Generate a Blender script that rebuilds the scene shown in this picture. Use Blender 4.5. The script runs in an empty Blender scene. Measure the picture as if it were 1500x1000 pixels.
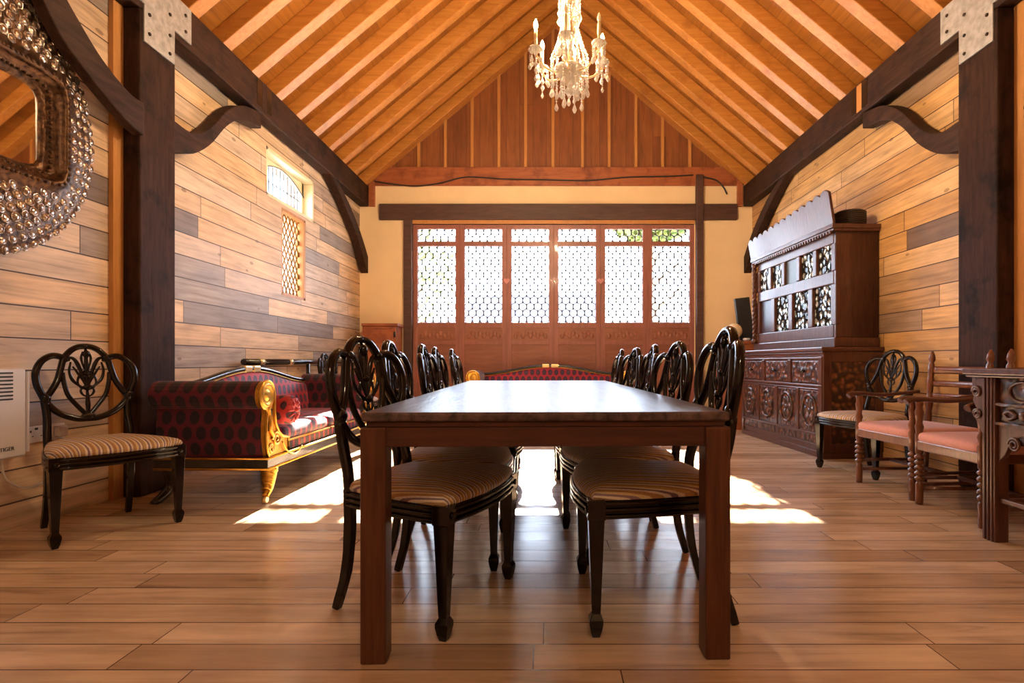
import bpy, bmesh, math, random
from mathutils import Vector, Matrix
random.seed(7)
PI = math.pi
S = bpy.context.scene
COL = S.collection
F = 800.0            # focal length in pixels of the 1500 px wide frame

# ------------------------------------------------------------------ mesh helper
class MB:
    def __init__(s): s.v=[]; s.f=[]; s.sm=[]; s.mi=[]; s.m=0
    def add(s, vs, fs, smooth=False):
        o=len(s.v); s.v += [tuple(v) for v in vs]
        for f in fs:
            s.f.append([i+o for i in f]); s.sm.append(smooth); s.mi.append(s.m)
        return s
    def box(s,x0,x1,y0,y1,z0,z1,M=None):
        vs=[Vector((x,y,z)) for z in (z0,z1) for y in (y0,y1) for x in (x0,x1)]
        if M: vs=[M@v for v in vs]
        return s.add(vs,[(0,2,3,1),(4,5,7,6),(0,1,5,4),(2,6,7,3),(0,4,6,2),(1,3,7,5)])
    def tube(s,pts,r,n=8,closed=False,flat=1.0,up=None,cap=True,smooth=True,rot=0.0):
        P=[Vector(p) for p in pts]; N=len(P)
        R=r if isinstance(r,(list,tuple)) else [r]*N
        T=[]
        for i in range(N):
            a=P[(i-1)%N] if (closed or i>0) else P[i]
            b=P[(i+1)%N] if (closed or i<N-1) else P[i]
            t=(b-a); T.append(t.normalized() if t.length>1e-9 else Vector((0,0,1)))
        u=Vector(up) if up else None
        if u is None:
            t=T[0]; u=Vector((0,0,1)) if abs(t.z)<.9 else Vector((1,0,0))
        vs=[]; prev=u
        for i in range(N):
            t=T[i]; q=(Vector(up) if up else prev); q=q-t*q.dot(t)
            if q.length<1e-6: q=t.orthogonal()
            q.normalize(); prev=q; w=t.cross(q)
            for k in range(n):
                a=2*PI*k/n+rot
                vs.append(P[i]+q*(math.cos(a)*R[i]*flat)+w*(math.sin(a)*R[i]))
        fs=[]
        M=N if closed else N-1
        for i in range(M):
            j=(i+1)%N
            for k in range(n):
                l=(k+1)%n
                fs.append((i*n+k,i*n+l,j*n+l,j*n+k))
        s.add(vs,fs,smooth)
        if cap and not closed:
            s.f.append([len(s.v)-len(vs)+k for k in range(n)][::-1]); s.sm.append(False); s.mi.append(s.m)
            s.f.append([len(s.v)-n+k for k in range(n)]); s.sm.append(False); s.mi.append(s.m)
        return s
    def lathe(s,prof,n=16,M=None,smooth=True,rot=0.0,sx=1,sy=1):
        vs=[]
        for r,z in prof:
            for k in range(n):
                a=2*PI*k/n+rot
                vs.append(Vector((r*math.cos(a)*sx,r*math.sin(a)*sy,z)))
        if M: vs=[M@v for v in vs]
        fs=[]
        for i in range(len(prof)-1):
            for k in range(n):
                l=(k+1)%n
                fs.append((i*n+k,i*n+l,(i+1)*n+l,(i+1)*n+k))
        s.add(vs,fs,smooth)
        o=len(s.v)-len(vs)
        s.f.append([o+k for k in range(n)][::-1]); s.sm.append(False); s.mi.append(s.m)
        s.f.append([o+(len(prof)-1)*n+k for k in range(n)]); s.sm.append(False); s.mi.append(s.m)
        return s
    def sq(s,prof,M=None):      # square section lathe, half widths
        return s.lathe([(r*math.sqrt(2),z) for r,z in prof],4,M,False,PI/4)
    def prism(s,poly,plane,a,b,M=None,smooth=False):
        def mk(p,d):
            x,y=p
            v={'xz':Vector((x,d,y)),'yz':Vector((d,x,y)),'xy':Vector((x,y,d))}[plane]
            return M@v if M else v
        n=len(poly)
        vs=[mk(p,a) for p in poly]+[mk(p,b) for p in poly]
        o=len(s.v)
        s.add(vs,[(i,(i+1)%n,n+(i+1)%n,n+i) for i in range(n)],smooth)
        s.f.append([o+i for i in range(n)][::-1]); s.sm.append(False); s.mi.append(s.m)
        s.f.append([o+n+i for i in range(n)]); s.sm.append(False); s.mi.append(s.m)
        return s
    def sphere(s,c,r,n=10,m=6,sc=(1,1,1)):
        c=Vector(c)
        prof=[(max(1e-4,math.sin(PI*i/m)),-math.cos(PI*i/m)) for i in range(m+1)]
        M=Matrix.Translation(c)@Matrix.Diagonal((r*sc[0],r*sc[1],r*sc[2],1))
        return s.lathe(prof,n,M)
    def superbox(s,c,h,e=.3,n=24,m=12,M=None):    # rounded cushion
        def p(v,k): return math.copysign(abs(v)**k,v)
        vs=[]
        for i in range(m+1):
            la=-PI/2+PI*i/m
            for k in range(n):
                lo=2*PI*(k+.5)/n
                v=Vector((c[0]+h[0]*p(math.cos(la),e)*p(math.cos(lo),e*.7),c[1]+h[1]*p(math.cos(la),e)*p(math.sin(lo),e*.7),c[2]+h[2]*p(math.sin(la),.7)))
                vs.append(M@v if M else v)
        fs=[(i*n+k,i*n+(k+1)%n,(i+1)*n+(k+1)%n,(i+1)*n+k) for i in range(m) for k in range(n)]
        return s.add(vs,fs,True)
    def mesh(s,name,mats,weld=False):
        me=bpy.data.meshes.new(name)
        me.from_pydata(s.v,[],s.f)
        me.polygons.foreach_set('use_smooth',s.sm)
        me.polygons.foreach_set('material_index',s.mi)
        bm=bmesh.new(); bm.from_mesh(me)
        bmesh.ops.remove_doubles(bm,verts=bm.verts,dist=1e-5) if weld else None
        bmesh.ops.recalc_face_normals(bm,faces=bm.faces)
        bm.to_mesh(me); bm.free()
        for m in (mats if isinstance(mats,(list,tuple)) else [mats]): me.materials.append(m)
        me.update()
        return me
    def build(s,name,mats,parent=None,bevel=0,loc=None,weld=False,seg=2):
        o=bpy.data.objects.new(name,s.mesh(name,mats,weld))
        COL.objects.link(o)
        if parent: o.parent=parent
        if loc: o.location=loc
        if bevel:
            b=o.modifiers.new('edge','BEVEL'); b.width=bevel; b.segments=seg; b.limit_method='ANGLE'; b.angle_limit=math.radians(40)
        return o

def tag(o,label=None,cat=None,group=None,kind=None):
    if label: o['label']=label
    if cat: o['category']=cat
    if group: o['group']=group
    if kind: o['kind']=kind
    return o
def empty(name,loc=(0,0,0),rz=0):
    o=bpy.data.objects.new(name,None); COL.objects.link(o)
    o.location=loc; o.rotation_euler=(0,0,rz); o.empty_display_size=.1
    return o
def copy_tree(o,parent=None):
    c=o.copy(); COL.objects.link(c)
    if parent: c.parent=parent
    for ch in list(o.children): copy_tree(ch,c)
    return c
def face(u): return math.atan2(u[0],-u[1])
def bez(pts,n=6,closed=False):      # Catmull-Rom through points
    P=[Vector(p) for p in pts]; N=len(P); out=[]
    rng=range(N) if closed else range(N-1)
    for i in rng:
        p1,p2=P[i],P[(i+1)%N]
        p0=P[(i-1)%N] if (closed or i>0) else p1*2-p2
        p3=P[(i+2)%N] if (closed or i<N-2) else p2*2-p1
        for k in range(n):
            t=k/n
            out.append(.5*((2*p1)+(p2-p0)*t+(2*p0-5*p1+4*p2-p3)*t*t+(3*p1-p0-3*p2+p3)*t**3))
    if not closed: out.append(P[-1])
    return out

# ------------------------------------------------------------------ materials
class NT:
    def __init__(s,name):
        s.mat=bpy.data.materials.new(name); s.mat.use_nodes=True
        s.t=s.mat.node_tree; s.n=s.t.nodes; s.n.clear()
        s.out=s.n.new('ShaderNodeOutputMaterial')
    def node(s,typ,ins=None,**kw):
        nd=s.n.new(typ)
        for k,v in kw.items(): setattr(nd,k,v)
        for k,v in (ins or {}).items(): s.set(nd.inputs[k],v)
        return nd
    def set(s,sock,v):
        if isinstance(v,bpy.types.NodeSocket): s.t.links.new(v,sock)
        else: sock.default_value=v
    def math(s,op,a,b=0.0,c=None):
        nd=s.node('ShaderNodeMath',{0:a,1:b},operation=op)
        if c is not None: s.set(nd.inputs[2],c)
        return nd.outputs[0]
    def ramp(s,fac,stops,const=False):
        nd=s.node('ShaderNodeValToRGB'); cr=nd.color_ramp
        if const: cr.interpolation='CONSTANT'
        while len(cr.elements)<len(stops): cr.elements.new(.5)
        for e,(p,c) in zip(cr.elements,stops): e.position=p; e.color=(*c,1)
        s.set(nd.inputs[0],fac); return nd.outputs[0]
    def mix(s,fac,a,b,mode='MIX'):
        nd=s.node('ShaderNodeMix',data_type='RGBA',blend_type=mode)
        s.set(nd.inputs[0],fac); s.set(nd.inputs[6],a if not isinstance(a,tuple) else (*a,1)); s.set(nd.inputs[7],b if not isinstance(b,tuple) else (*b,1))
        return nd.outputs[2]
    def obj(s): return s.node('ShaderNodeTexCoord').outputs['Object']
    def xyz(s):
        nd=s.node('ShaderNodeSeparateXYZ',{0:s.obj()}); return nd.outputs
    def vec(s,x,y,z): return s.node('ShaderNodeCombineXYZ',{0:x,1:y,2:z}).outputs[0]
    def noise(s,vec,scale=5,detail=4,rough=.5,dist=0):
        return s.node('ShaderNodeTexNoise',{'Vector':vec,'Scale':scale,'Detail':detail,'Roughness':rough,'Distortion':dist}).outputs['Fac']
    def white(s,vec): return s.node('ShaderNodeTexWhiteNoise',{'Vector':vec}).outputs['Value']
    def bump(s,h,dist=.01,strength=1.0):
        return s.node('ShaderNodeBump',{'Height':h,'Distance':dist,'Strength':strength}).outputs[0]
    def bsdf(s,base,rough=.5,metal=0,coat=0,coatr=.05,spec=.5,normal=None,**kw):
        b=s.node('ShaderNodeBsdfPrincipled')
        s.set(b.inputs['Base Color'],base if not isinstance(base,tuple) else (*base,1))
        s.set(b.inputs['Roughness'],rough); s.set(b.inputs['Metallic'],metal)
        s.set(b.inputs['Coat Weight'],coat); s.set(b.inputs['Coat Roughness'],coatr)
        s.set(b.inputs['Specular IOR Level'],spec)
        if normal is not None: s.set(b.inputs['Normal'],normal)
        for k,v in kw.items(): s.set(b.inputs[k],v)
        s.t.links.new(b.outputs[0],s.out.inputs[0]); return b

def planks(name,u,v,h,L,tones,seam,rough=.6,grain=.5,coat=0,voff=0,seamw=.03,vs=25,knots=.35,spec=.5,roughvar=.1):
    m=NT(name); o=m.xyz(); U=o[u]; V=o[v]
    vv=m.math('DIVIDE',m.math('ADD',V,voff),h)
    row=m.math('FLOOR',vv); fv=m.math('SUBTRACT',vv,row)
    rr=m.white(m.vec(row,3.1,0))
    uu=m.math('ADD',m.math('DIVIDE',U,L),m.math('MULTIPLY',rr,9.37))
    col=m.math('FLOOR',uu); fu=m.math('SUBTRACT',uu,col)
    idv=m.white(m.vec(row,col,.5))
    base=m.ramp(idv,tones)
    gu=m.math('ADD',m.math('MULTIPLY',U,1.2),m.math('MULTIPLY',idv,31)); gv=m.math('MULTIPLY',V,vs)
    g=m.noise(m.vec(gu,gv,idv),1.3,6,.62,.6)
    g2=m.noise(m.vec(m.math('MULTIPLY',U,2.0),m.math('MULTIPLY',V,5.0),idv),1.6,3,.5)
    gc=m.ramp(g,[(.26,(.26,.20,.17)),(.42,(.78,.74,.71)),(.55,(1.0,.98,.96)),(.74,(1.28,1.25,1.2))])
    c=m.mix(grain,base,gc,'MULTIPLY')
    gc2=m.ramp(g2,[(.3,(.68,.64,.62)),(.6,(1.08,1.05,1.02))])
    c=m.mix(grain*.8,c,gc2,'MULTIPLY')
    kn=m.node('ShaderNodeTexVoronoi',{'Vector':m.vec(m.math('MULTIPLY',U,1.0),m.math('MULTIPLY',V,2.2),0),'Scale':2.6},feature='F1').outputs['Distance']
    kf=m.math('MULTIPLY',m.math('LESS_THAN',kn,.085),knots)
    c=m.mix(kf,c,(.16,.08,.04))
    sv=m.math('MAXIMUM',m.math('LESS_THAN',fv,seamw),m.math('LESS_THAN',fu,seamw*h/L*.8))
    c=m.mix(sv,c,seam)
    hgt=m.math('SUBTRACT',m.math('MULTIPLY',g,.25),sv)
    rg=m.math('ADD',rough-roughvar/2,m.math('MULTIPLY',g2,roughvar))
    m.bsdf(c,rg,coat=coat,spec=spec,normal=m.bump(hgt,.004,.6))
    return m.mat

def wood(name,c1,c2,axis=0,scale=3.0,stretch=12,rough=.5,coat=0,coatr=.06,bump=.2,dark=None,spec=.5):
    m=NT(name); o=m.xyz(); s=[stretch]*3; s[axis]=1.0
    v=m.vec(m.math('MULTIPLY',o[0],s[0]),m.math('MULTIPLY',o[1],s[1]),m.math('MULTIPLY',o[2],s[2]))
    g=m.noise(v,scale,6,.6,.5)
    c=m.ramp(g,[(.3,c1),(.7,c2)])
    if dark:
        b=m.noise(m.obj(),4.0,4,.6)
        c=m.mix(m.ramp(b,[(.52,(0,0,0)),(.68,(1,1,1))]),c,dark)
    m.bsdf(c,rough,coat=coat,coatr=coatr,spec=spec,normal=m.bump(g,.004,bump))
    return m.mat
def plain(name,c,rough=.5,metal=0,coat=0,nv=.0,ns=20,bump=0,spec=.5,**kw):
    m=NT(name)
    g=m.noise(m.obj(),ns,4,.55)
    base=m.mix(nv,(c),m.ramp(g,[(.3,(.45,.42,.4)),(.65,(1.1,1.08,1.05))]),'MULTIPLY') if nv else c
    m.bsdf(base,rough,metal,coat,spec=spec,normal=m.bump(g,.003,bump) if bump else None,**kw)
    return m.mat
def dots(name,a,b,bg,dot,sx=.088,sy=.1,r=.031):
    m=NT(name); o=m.xyz(); U=m.math('DIVIDE',o[a],sx); V=m.math('DIVIDE',o[b],sy)
    row=m.math('FLOOR',V); fv=m.math('SUBTRACT',m.math('SUBTRACT',V,row),.5)
    par=m.math('MULTIPLY',m.math('FRACT',m.math('MULTIPLY',row,.5)),1.0)
    uu=m.math('ADD',U,par); fu=m.math('SUBTRACT',m.math('FRACT',uu),.5)
    dx=m.math('MULTIPLY',fu,sx); dy=m.math('MULTIPLY',fv,sy*.72)
    d=m.math('SQRT',m.math('ADD',m.math('MULTIPLY',dx,dx),m.math('MULTIPLY',dy,dy)))
    n=m.noise(m.obj(),160,2)
    d=m.math('ADD',d,m.math('MULTIPLY',m.math('SUBTRACT',n,.5),.012))
    c=m.mix(m.math('LESS_THAN',d,r),bg,dot)
    c=m.mix(m.math('LESS_THAN',d,r*.35),c,tuple(x*1.5 for x in dot))
    m.bsdf(c,.62,spec=.35,normal=m.bump(n,.002,.4),**{'Sheen Weight':.15})
    return m.mat
def stripes(name,axis=0):
    m=NT(name); o=m.xyz()
    w=m.noise(m.obj(),9,2)
    arc=m.math('ADD',o[axis],m.math('MULTIPLY',m.math('MULTIPLY',m.math('SIGN',o[axis]),m.math('MINIMUM',1.0,m.math('MAXIMUM',0.0,m.math('DIVIDE',m.math('SUBTRACT',m.math('ABSOLUTE',o[axis]),.17),.10)))),m.math('SUBTRACT',.495,o[2])))
    u=m.math('ADD',m.math('DIVIDE',arc,.085),m.math('MULTIPLY',w,.04))
    f=m.math('FRACT',u)
    c=m.ramp(f,[(0,(.46,.28,.13)),(.16,(.72,.62,.48)),(.26,(.20,.12,.17)),(.36,(.66,.58,.52)),(.46,(.38,.20,.09)),(.62,(.66,.50,.27)),(.74,(.27,.17,.21)),(.84,(.72,.64,.56)),(.93,(.32,.18,.10))],True)
    n=m.noise(m.obj(),220,2)
    c=m.mix(.5,c,m.ramp(n,[(.3,(.6,.6,.6)),(.7,(1.15,1.15,1.15))]),'MULTIPLY')
    m.bsdf(c,.6,spec=.4,normal=m.bump(n,.0015,.3),**{'Sheen Weight':.1})
    return m.mat
def emit(name,c,st):
    m=NT(name); e=m.node('ShaderNodeEmission',{'Color':(*c,1),'Strength':st}); m.t.links.new(e.outputs[0],m.out.inputs[0]); return m.mat
def pane(name,tint=(.95,.97,1.0),gl=.08):
    m=NT(name)
    t=m.node('ShaderNodeBsdfTransparent',{'Color':(*tint,1)}); g=m.node('ShaderNodeBsdfGlossy',{'Roughness':.05})
    lw=m.node('ShaderNodeLayerWeight',{'Blend':.2}).outputs['Fresnel']
    mx=m.node('ShaderNodeMixShader',{0:m.math('ADD',m.math('MULTIPLY',lw,.4),gl*.3)})
    m.t.links.new(t.outputs[0],mx.inputs[1]); m.t.links.new(g.outputs[0],mx.inputs[2]); m.t.links.new(mx.outputs[0],m.out.inputs[0])
    return m.mat

PINE=[(0,(.55,.31,.11)),(.22,(.66,.41,.17)),(.42,(.47,.25,.085)),(.6,(.70,.47,.24)),(.76,(.56,.33,.13)),(.88,(.30,.20,.13)),(.93,(.16,.10,.07)),(.96,(.60,.36,.15))]
PINEL=[(0,(.66,.45,.26)),(.2,(.76,.56,.37)),(.4,(.58,.42,.28)),(.55,(.78,.62,.47)),(.72,(.48,.38,.32)),(.84,(.34,.29,.27)),(.93,(.19,.145,.13)),(.96,(.7,.5,.31))]
M={}
M['wall_l']=planks('reclaimed board left',1,2,.176,1.5,PINEL,(.05,.025,.015),.55,.75,seamw=.045,voff=.03,vs=22,knots=.6)
M['wall_r']=planks('reclaimed board right',1,2,.176,1.6,PINE,(.05,.022,.01),.55,.75,seamw=.045,voff=.07,vs=22,knots=.6)
M['floor']=planks('oak floor',0,1,.145,1.25,[(0,(.54,.38,.25)),(.25,(.68,.51,.36)),(.5,(.46,.31,.195)),(.72,(.76,.59,.43)),(.9,(.60,.42,.28)),(1,(.72,.54,.38))],(.10,.05,.03),.24,.6,seamw=.035,vs=16,knots=.15,spec=.55,roughvar=.12)
M['sheath']=planks('pine sheathing',1,2,.085,2.6,[(0,(.28,.105,.014)),(.5,(.33,.128,.018)),(1,(.25,.09,.012))],(.20,.075,.012),.5,.5,vs=40,knots=.4,seamw=.04)
M['gable']=planks('gable board',2,0,.203,6,[(0,(.24,.075,.022)),(.5,(.29,.10,.028)),(1,(.20,.062,.02))],(.12,.04,.015),.55,.6,vs=14,knots=.4,seamw=.03)
M['rafter']=wood('orange pine',(.44,.17,.03),(.60,.265,.06),0,3,10,.42,bump=.15,dark=(.40,.15,.028))
M['batten']=wood('pine batten',(.45,.19,.05),(.58,.27,.08),2,4,10,.5)
M['timber']=wood('dark old timber',(.022,.009,.006),(.058,.024,.014),2,4,8,.7,bump=.8,dark=(.010,.005,.004),spec=.15)
M['timber_y']=wood('dark old timber along',(.020,.009,.006),(.062,.027,.016),1,4,8,.65,bump=.8,dark=(.010,.005,.004),spec=.2)
M['timber_x']=wood('dark lintel timber',(.05,.022,.018),(.10,.045,.035),0,4,8,.55,bump=.8)
M['redboard']=wood('red brown board',(.28,.075,.03),(.42,.13,.045),0,3,10,.5,bump=.4,dark=(.2,.05,.02))
M['plaster']=plain('cream plaster',(.88,.68,.43),.85,nv=.10,ns=3,bump=.15)
M['cream']=plain('cream paint',(.82,.74,.52),.5)
M['door']=wood('door hardwood',(.24,.085,.066),(.35,.13,.095),2,3,10,.42,coat=.15,bump=.2)
M['doorpanel']=wood('door panel hardwood',(.22,.075,.045),(.33,.12,.07),0,3,10,.42,coat=.15,bump=.5)
M['table']=wood('mahogany',(.065,.022,.012),(.135,.047,.023),2,4,14,.38,coat=.15,coatr=.15,bump=.1,spec=.25)
M['table_x']=wood('mahogany rail',(.058,.020,.013),(.11,.036,.022),0,4,14,.38,coat=.15,coatr=.15,bump=.1,spec=.25)
M['tabletop']=wood('polished mahogany top',(.03,.022,.026),(.17,.11,.10),1,3,10,.3,coat=.10,coatr=.10,bump=.5,spec=.22)
M['ebony']=wood('dark lacquered mahogany',(.0035,.0018,.002),(.009,.004,.004),2,4,8,.13,coat=0,bump=.03,spec=.45)
M['stripe']=stripes('striped seat fabric',0)
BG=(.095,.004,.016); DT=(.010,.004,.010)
M['dot_yz']=dots('dotted maroon end',1,2,BG,DT); M['dot_xz']=dots('dotted maroon back',0,2,(.36,.02,.05),(.05,.022,.06)); M['dot_xy']=dots('dotted maroon seat',0,1,(.36,.02,.045),(.035,.013,.035))  # one fabric: back and seat brighter, sunlight put into their colour
M['bolster']=dots('dotted red bolster',0,2,(.42,.018,.02),(.05,.008,.02),.07,.07,.02)
M['black']=plain('ebonised black',(.012,.010,.010),.25,coat=.6)
M['gilt']=plain('gilt',(.72,.40,.07),.34,1.0,nv=.35,ns=30,bump=.4)
M['brass']=plain('pale brass',(.85,.66,.33),.3,1.0)
M['steel']=plain('galvanised steel',(.50,.50,.52),.5,.5,nv=.6,ns=22)
M['bolt']=plain('dark bolt',(.05,.035,.03),.4,.6)
M['oak']=wood('carved dark oak',(.055,.016,.010),(.12,.036,.018),2,5,8,.36,coat=.3,coatr=.15,bump=.6)
M['carved']=None
M['pale']=wood('red armchair wood',(.11,.030,.012),(.21,.068,.024),2,5,8,.3,coat=.4,bump=.1)
M['pink']=plain('pink velour',(.62,.26,.21),.75,nv=.2,ns=50,**{'Sheen Weight':.4})
M['white']=plain('white enamel',(.68,.68,.76),.4)
M['plastic']=plain('white plastic',(.72,.70,.74),.35)
M['dark']=plain('dark slot',(.02,.02,.022),.6)
M['cable']=plain('black cable',(.03,.02,.018),.5)
M['wcable']=plain('white flex',(.62,.55,.48),.5)
M['glass']=pane('window glass')
M['lead']=plain('lead came',(.07,.075,.085),.5,.2)
M['leadgold']=plain('gold lattice',(.30,.14,.025),.4,.3)
M['crystal']=plain('crystal',(1,.96,.9),.1,0,spec=1.0,**{'Transmission Weight':.35})
M['candle']=plain('cream candle tube',(.85,.66,.36),.4)
M['bulb']=emit('lit bulb',(1,.73,.42),2200)
M['bulboff']=plain('unlit bulb',(.9,.8,.6),.15,**{'Transmission Weight':.4})
M['mirror']=plain('mirror glass',(.9,.88,.85),.02,1.0)
M['mosaic']=None
M['globe']=plain('cream globe glass',(.85,.68,.45),.25)
M['hedge']=plain('leaf green',(.10,.16,.035),.6,nv=.5,ns=6)
M['bark']=wood('bark',(.08,.06,.045),(.16,.12,.09),2,6,4,.8)
M['roof_tile']=planks('slate roof',0,2,.22,.3,[(0,(.17,.17,.22)),(.5,(.21,.21,.27)),(1,(.14,.14,.19))],(.15,.15,.18),.7,.3)
M['render']=plain('outbuilding wall',(.7,.68,.66),.8)
M['ground']=plain('outdoor paving',(.45,.43,.40),.85,nv=.3,ns=4)
M['basket']=wood('dark wicker',(.02,.012,.01),(.06,.035,.025),2,30,3,.6,bump=1.0)

m=NT('carved oak panel'); o=m.obj()
w=m.node('ShaderNodeTexVoronoi',{'Vector':o,'Scale':22.0},feature='SMOOTH_F1').outputs['Distance']; g=m.noise(o,9,4)
c=m.mix(g,(.10,.025,.010),(.36,.11,.026)); c=m.mix(m.ramp(w,[(.1,(0,0,0)),(.5,(1,1,1))]),c,(.035,.012,.008))
m.bsdf(c,.36,coat=.25,coatr=.15,normal=m.bump(w,.02,.9)); M['carved']=m.mat
m=NT('aged bronze frame'); o=m.obj(); g=m.noise(o,38,4)
m.bsdf(m.ramp(g,[(.3,(.025,.010,.007)),(.7,(.16,.08,.036))]),.38,.75,normal=m.bump(g,.006,.8)); M['mosaic']=m.mat
M['stud']=plain('mirrored stud',(.52,.42,.34),.2,.85,nv=.6,ns=45)
m=NT('bullseye cabinet glass'); o=m.obj()
w=m.node('ShaderNodeTexVoronoi',{'Vector':o,'Scale':15.0},feature='F1').outputs['Distance']
m.bsdf(m.ramp(w,[(.3,(.85,.9,.86)),(.44,(.25,.30,.22)),(.52,(.03,.03,.03))]),.10,.65,spec=.9,normal=m.bump(w,.03,.8)); M['bullseye']=m.mat  # roundel pattern, with reflected light painted in as pale disc centres
M['plainpane']=plain('dark cabinet glass',(.10,.13,.16),.3,.0,spec=.4)
M['darkpane']=plain('maroon cabinet opening',(.035,.01,.012),.3)

# ------------------------------------------------------------------ camera
H=.9
cd=bpy.data.cameras.new('camera'); cam=bpy.data.objects.new('camera',cd); COL.objects.link(cam)
cam.location=(0,0,H); cam.rotation_euler=(PI/2,0,0)
cd.sensor_fit='HORIZONTAL'; cd.sensor_width=36; cd.lens=36*F/1500
cd.shift_x=-50/1500; cd.shift_y=30/1500; cd.clip_start=.02
S.camera=cam

# ------------------------------------------------------------------ room shell
XL,XR,YB,YF=-2.84,3.14,8.32,-3.2
PL,PR=-2.70,3.00           # inner faces of posts and plates
ZP0,ZP1=3.26,3.573         # wall plate bottom and top
SL=.84                     # roof slope
XC=(PL+PR)/2; ZR=ZP1+SL*(XC-PL)
def struct(o,label=None,cat=None): return tag(o,label,cat,kind='structure')
b=MB(); b.box(XL-.4,XR+.4,YF-.3,YB+.3,-.12,0); struct(b.build('floor',M['floor']),'pale oak strip floor with glossy finish','floor')
b=MB(); t=.35
for y0,y1,z0,z1 in ((YF,5.54,0,3.62),(6.68,YB,0,3.62),(5.54,5.86,0,2.6),(6.45,6.68,0,2.6),(5.86,6.45,0,1.62),(5.86,6.45,2.565,2.6),(5.54,6.68,3.1,3.62)):
    b.box(XL-t,XL,y0,y1,z0,z1)
struct(b.build('wall_left',M['wall_l']),'left wall of pale reclaimed boards','wall')
b=MB(); b.box(XR,XR+.3,YF,YB,0,3.62); struct(b.build('wall_right',M['wall_r']),'right wall of orange reclaimed boards','wall')
DX0,DX1=-2.03,2.26; LW=(DX1-DX0)/6
b=MB(); b.box(XL-.3,DX0,YB,YB+.28,0,3.6); b.box(DX1,XR+.3,YB,YB+.28,0,3.6); b.box(DX0,DX1,YB,YB+.28,3.0,3.6)
struct(b.build('wall_back',M['plaster']),'cream plaster end wall around the glazed doors','wall')
ce=.18
def roofz(x,off=0): return ZP1+off+SL*((x-PL) if x<=XC else (PR-x))
b=MB(); b.prism([(XL-.4,3.5),(XR+.4,3.5),(XR+.4,roofz(XR+.4,ce)+.05),(XC,roofz(XC,ce)+.05),(XL-.4,roofz(XL-.4,ce)+.05)],'xz',YB+.02,YB+.28)
g=struct(b.build('wall_gable',M['gable']),'boarded brown gable above the glazed doors','wall')
for px in (614,653,692,731,770,810,853,892,931,970,1010):
    x=(px-800)/96; q=MB(); q.box(x-.022,x+.022,YB-.025,YB+.025,3.86,roofz(x,ce)-.05); q.build('batten',M['batten'],g,.004)
for s in (-1,1):
    xe=PL+.2 if s<0 else PR-.2
    q=MB(); q.prism([(xe,roofz(xe,ce)-.16),(XC,roofz(XC,ce)-.16),(XC,roofz(XC,ce)),(xe,roofz(xe,ce))],'xz',YB-.05,YB+.02); q.build('raking_board',M['batten'],g)
b=MB()
for s in (-1,1):
    xe=XL-.45 if s<0 else XR+.45
    b.prism([(xe,roofz(xe,ce)),(XC,roofz(XC,ce)),(XC,roofz(XC,ce)+.12),(xe,roofz(xe,ce)+.12)],'xz',YF-.3,YB+.3)
struct(b.build('ceiling',M['sheath']),'orange pine boarded roof between the rafters','ceiling')
# wall behind the camera with a wide doorway
b=MB(); b.box(XL-.4,XR+.4,YF-.3,YF,0,3.6)
b.prism([(XL-.4,3.55),(XR+.4,3.55),(XR+.4,roofz(XR+.4,ce)+.05),(XC,roofz(XC,ce)+.05),(XL-.4,roofz(XL-.4,ce)+.05)],'xz',YF-.3,YF)
struct(b.build('wall_front',M['plaster']),'plain plaster wall behind the viewer','wall')
b=MB(); b.box(XL,XL+.03,3.545,3.63,0,ZP0); struct(b.build('trim_1',M['batten']),'narrow upright batten beside the left oak post','trim')
b=MB(); b.box(XR-.03,XR,3.545,3.63,0,ZP0); struct(b.build('trim_2',M['batten']),'narrow upright batten beside the right oak post','trim')
b=MB(); b.box(-2.62,2.92,YB-.03,YB,3.577,3.86); struct(b.build('trim_3',M['redboard'],bevel=.006),'wide red brown board under the gable boarding','trim')
b=MB(); b.box(DX0,DX1,YB-.02,YB+.05,3.0,3.056); struct(b.build('trim_4',M['batten']),'pale strip between dark lintel and glazed doors','trim')

# doors -----------------------------------------------------------------
GW=.573
def leading(w,h,pitch=GW/5):
    q=MB(); rows=max(2,round(h/(pitch*.866))); rp=h/rows; r=pitch*.5
    for j in range(rows):
        for i in range(-1,6):
            cx=-w/2+pitch*(i+.5+(.5 if j%2 else 0)); cz=rp*(j+.5)
            if cx<-w/2-r*.2 or cx>w/2+r*.2: continue
            pts=[(max(-w/2,min(w/2,cx+r*.97*math.cos(a))),0,max(0,min(h,cz+r*1.06*math.sin(a)))) for a in [2*PI*k/14 for k in range(14)]]
            q.tube(pts,.0068,5,closed=True)
            for sg in (-1,1):
                zz=cz+sg*r*.62
                if 0<zz<h and cx+r<w/2: q.sphere((cx+r,0,cz+sg*rp*.33),.017,6,4,(1,.4,1))
    return q
lm1=leading(GW,1.166).mesh('leading',M['lead']); lm2=leading(GW,.19).mesh('leading',M['lead'])
fr=MB(); a=LW/2-.0004; gw=GW/2
fr.box(-a,-gw,-.02,.035,.01,2.995); fr.box(gw,a,-.02,.035,.01,2.995)
for z0,z1 in ((2.93,2.995),(2.67,2.74),(1.42,1.504),(1.165,1.215),(.01,.2)): fr.box(-gw,gw,-.016,.03,z0,z1)
fr.box(a-.012,a+.014,.03,.042,.01,2.995); fr.box(-a-.014,-a+.012,.043,.05,.01,2.995)
frm=fr.mesh('leaf_frame',M['door'])
pp=MB(); pp.box(-gw,gw,-.004,.01,1.215,1.42)
for k in range(9):     # low relief carving
    pp.sphere((-gw+.06+k*.057,-.004,1.317+(.02 if k%2 else -.02)),.03,8,5,(1,.25,1.4))
ppm=pp.mesh('carved_panel',M['doorpanel'])
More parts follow.
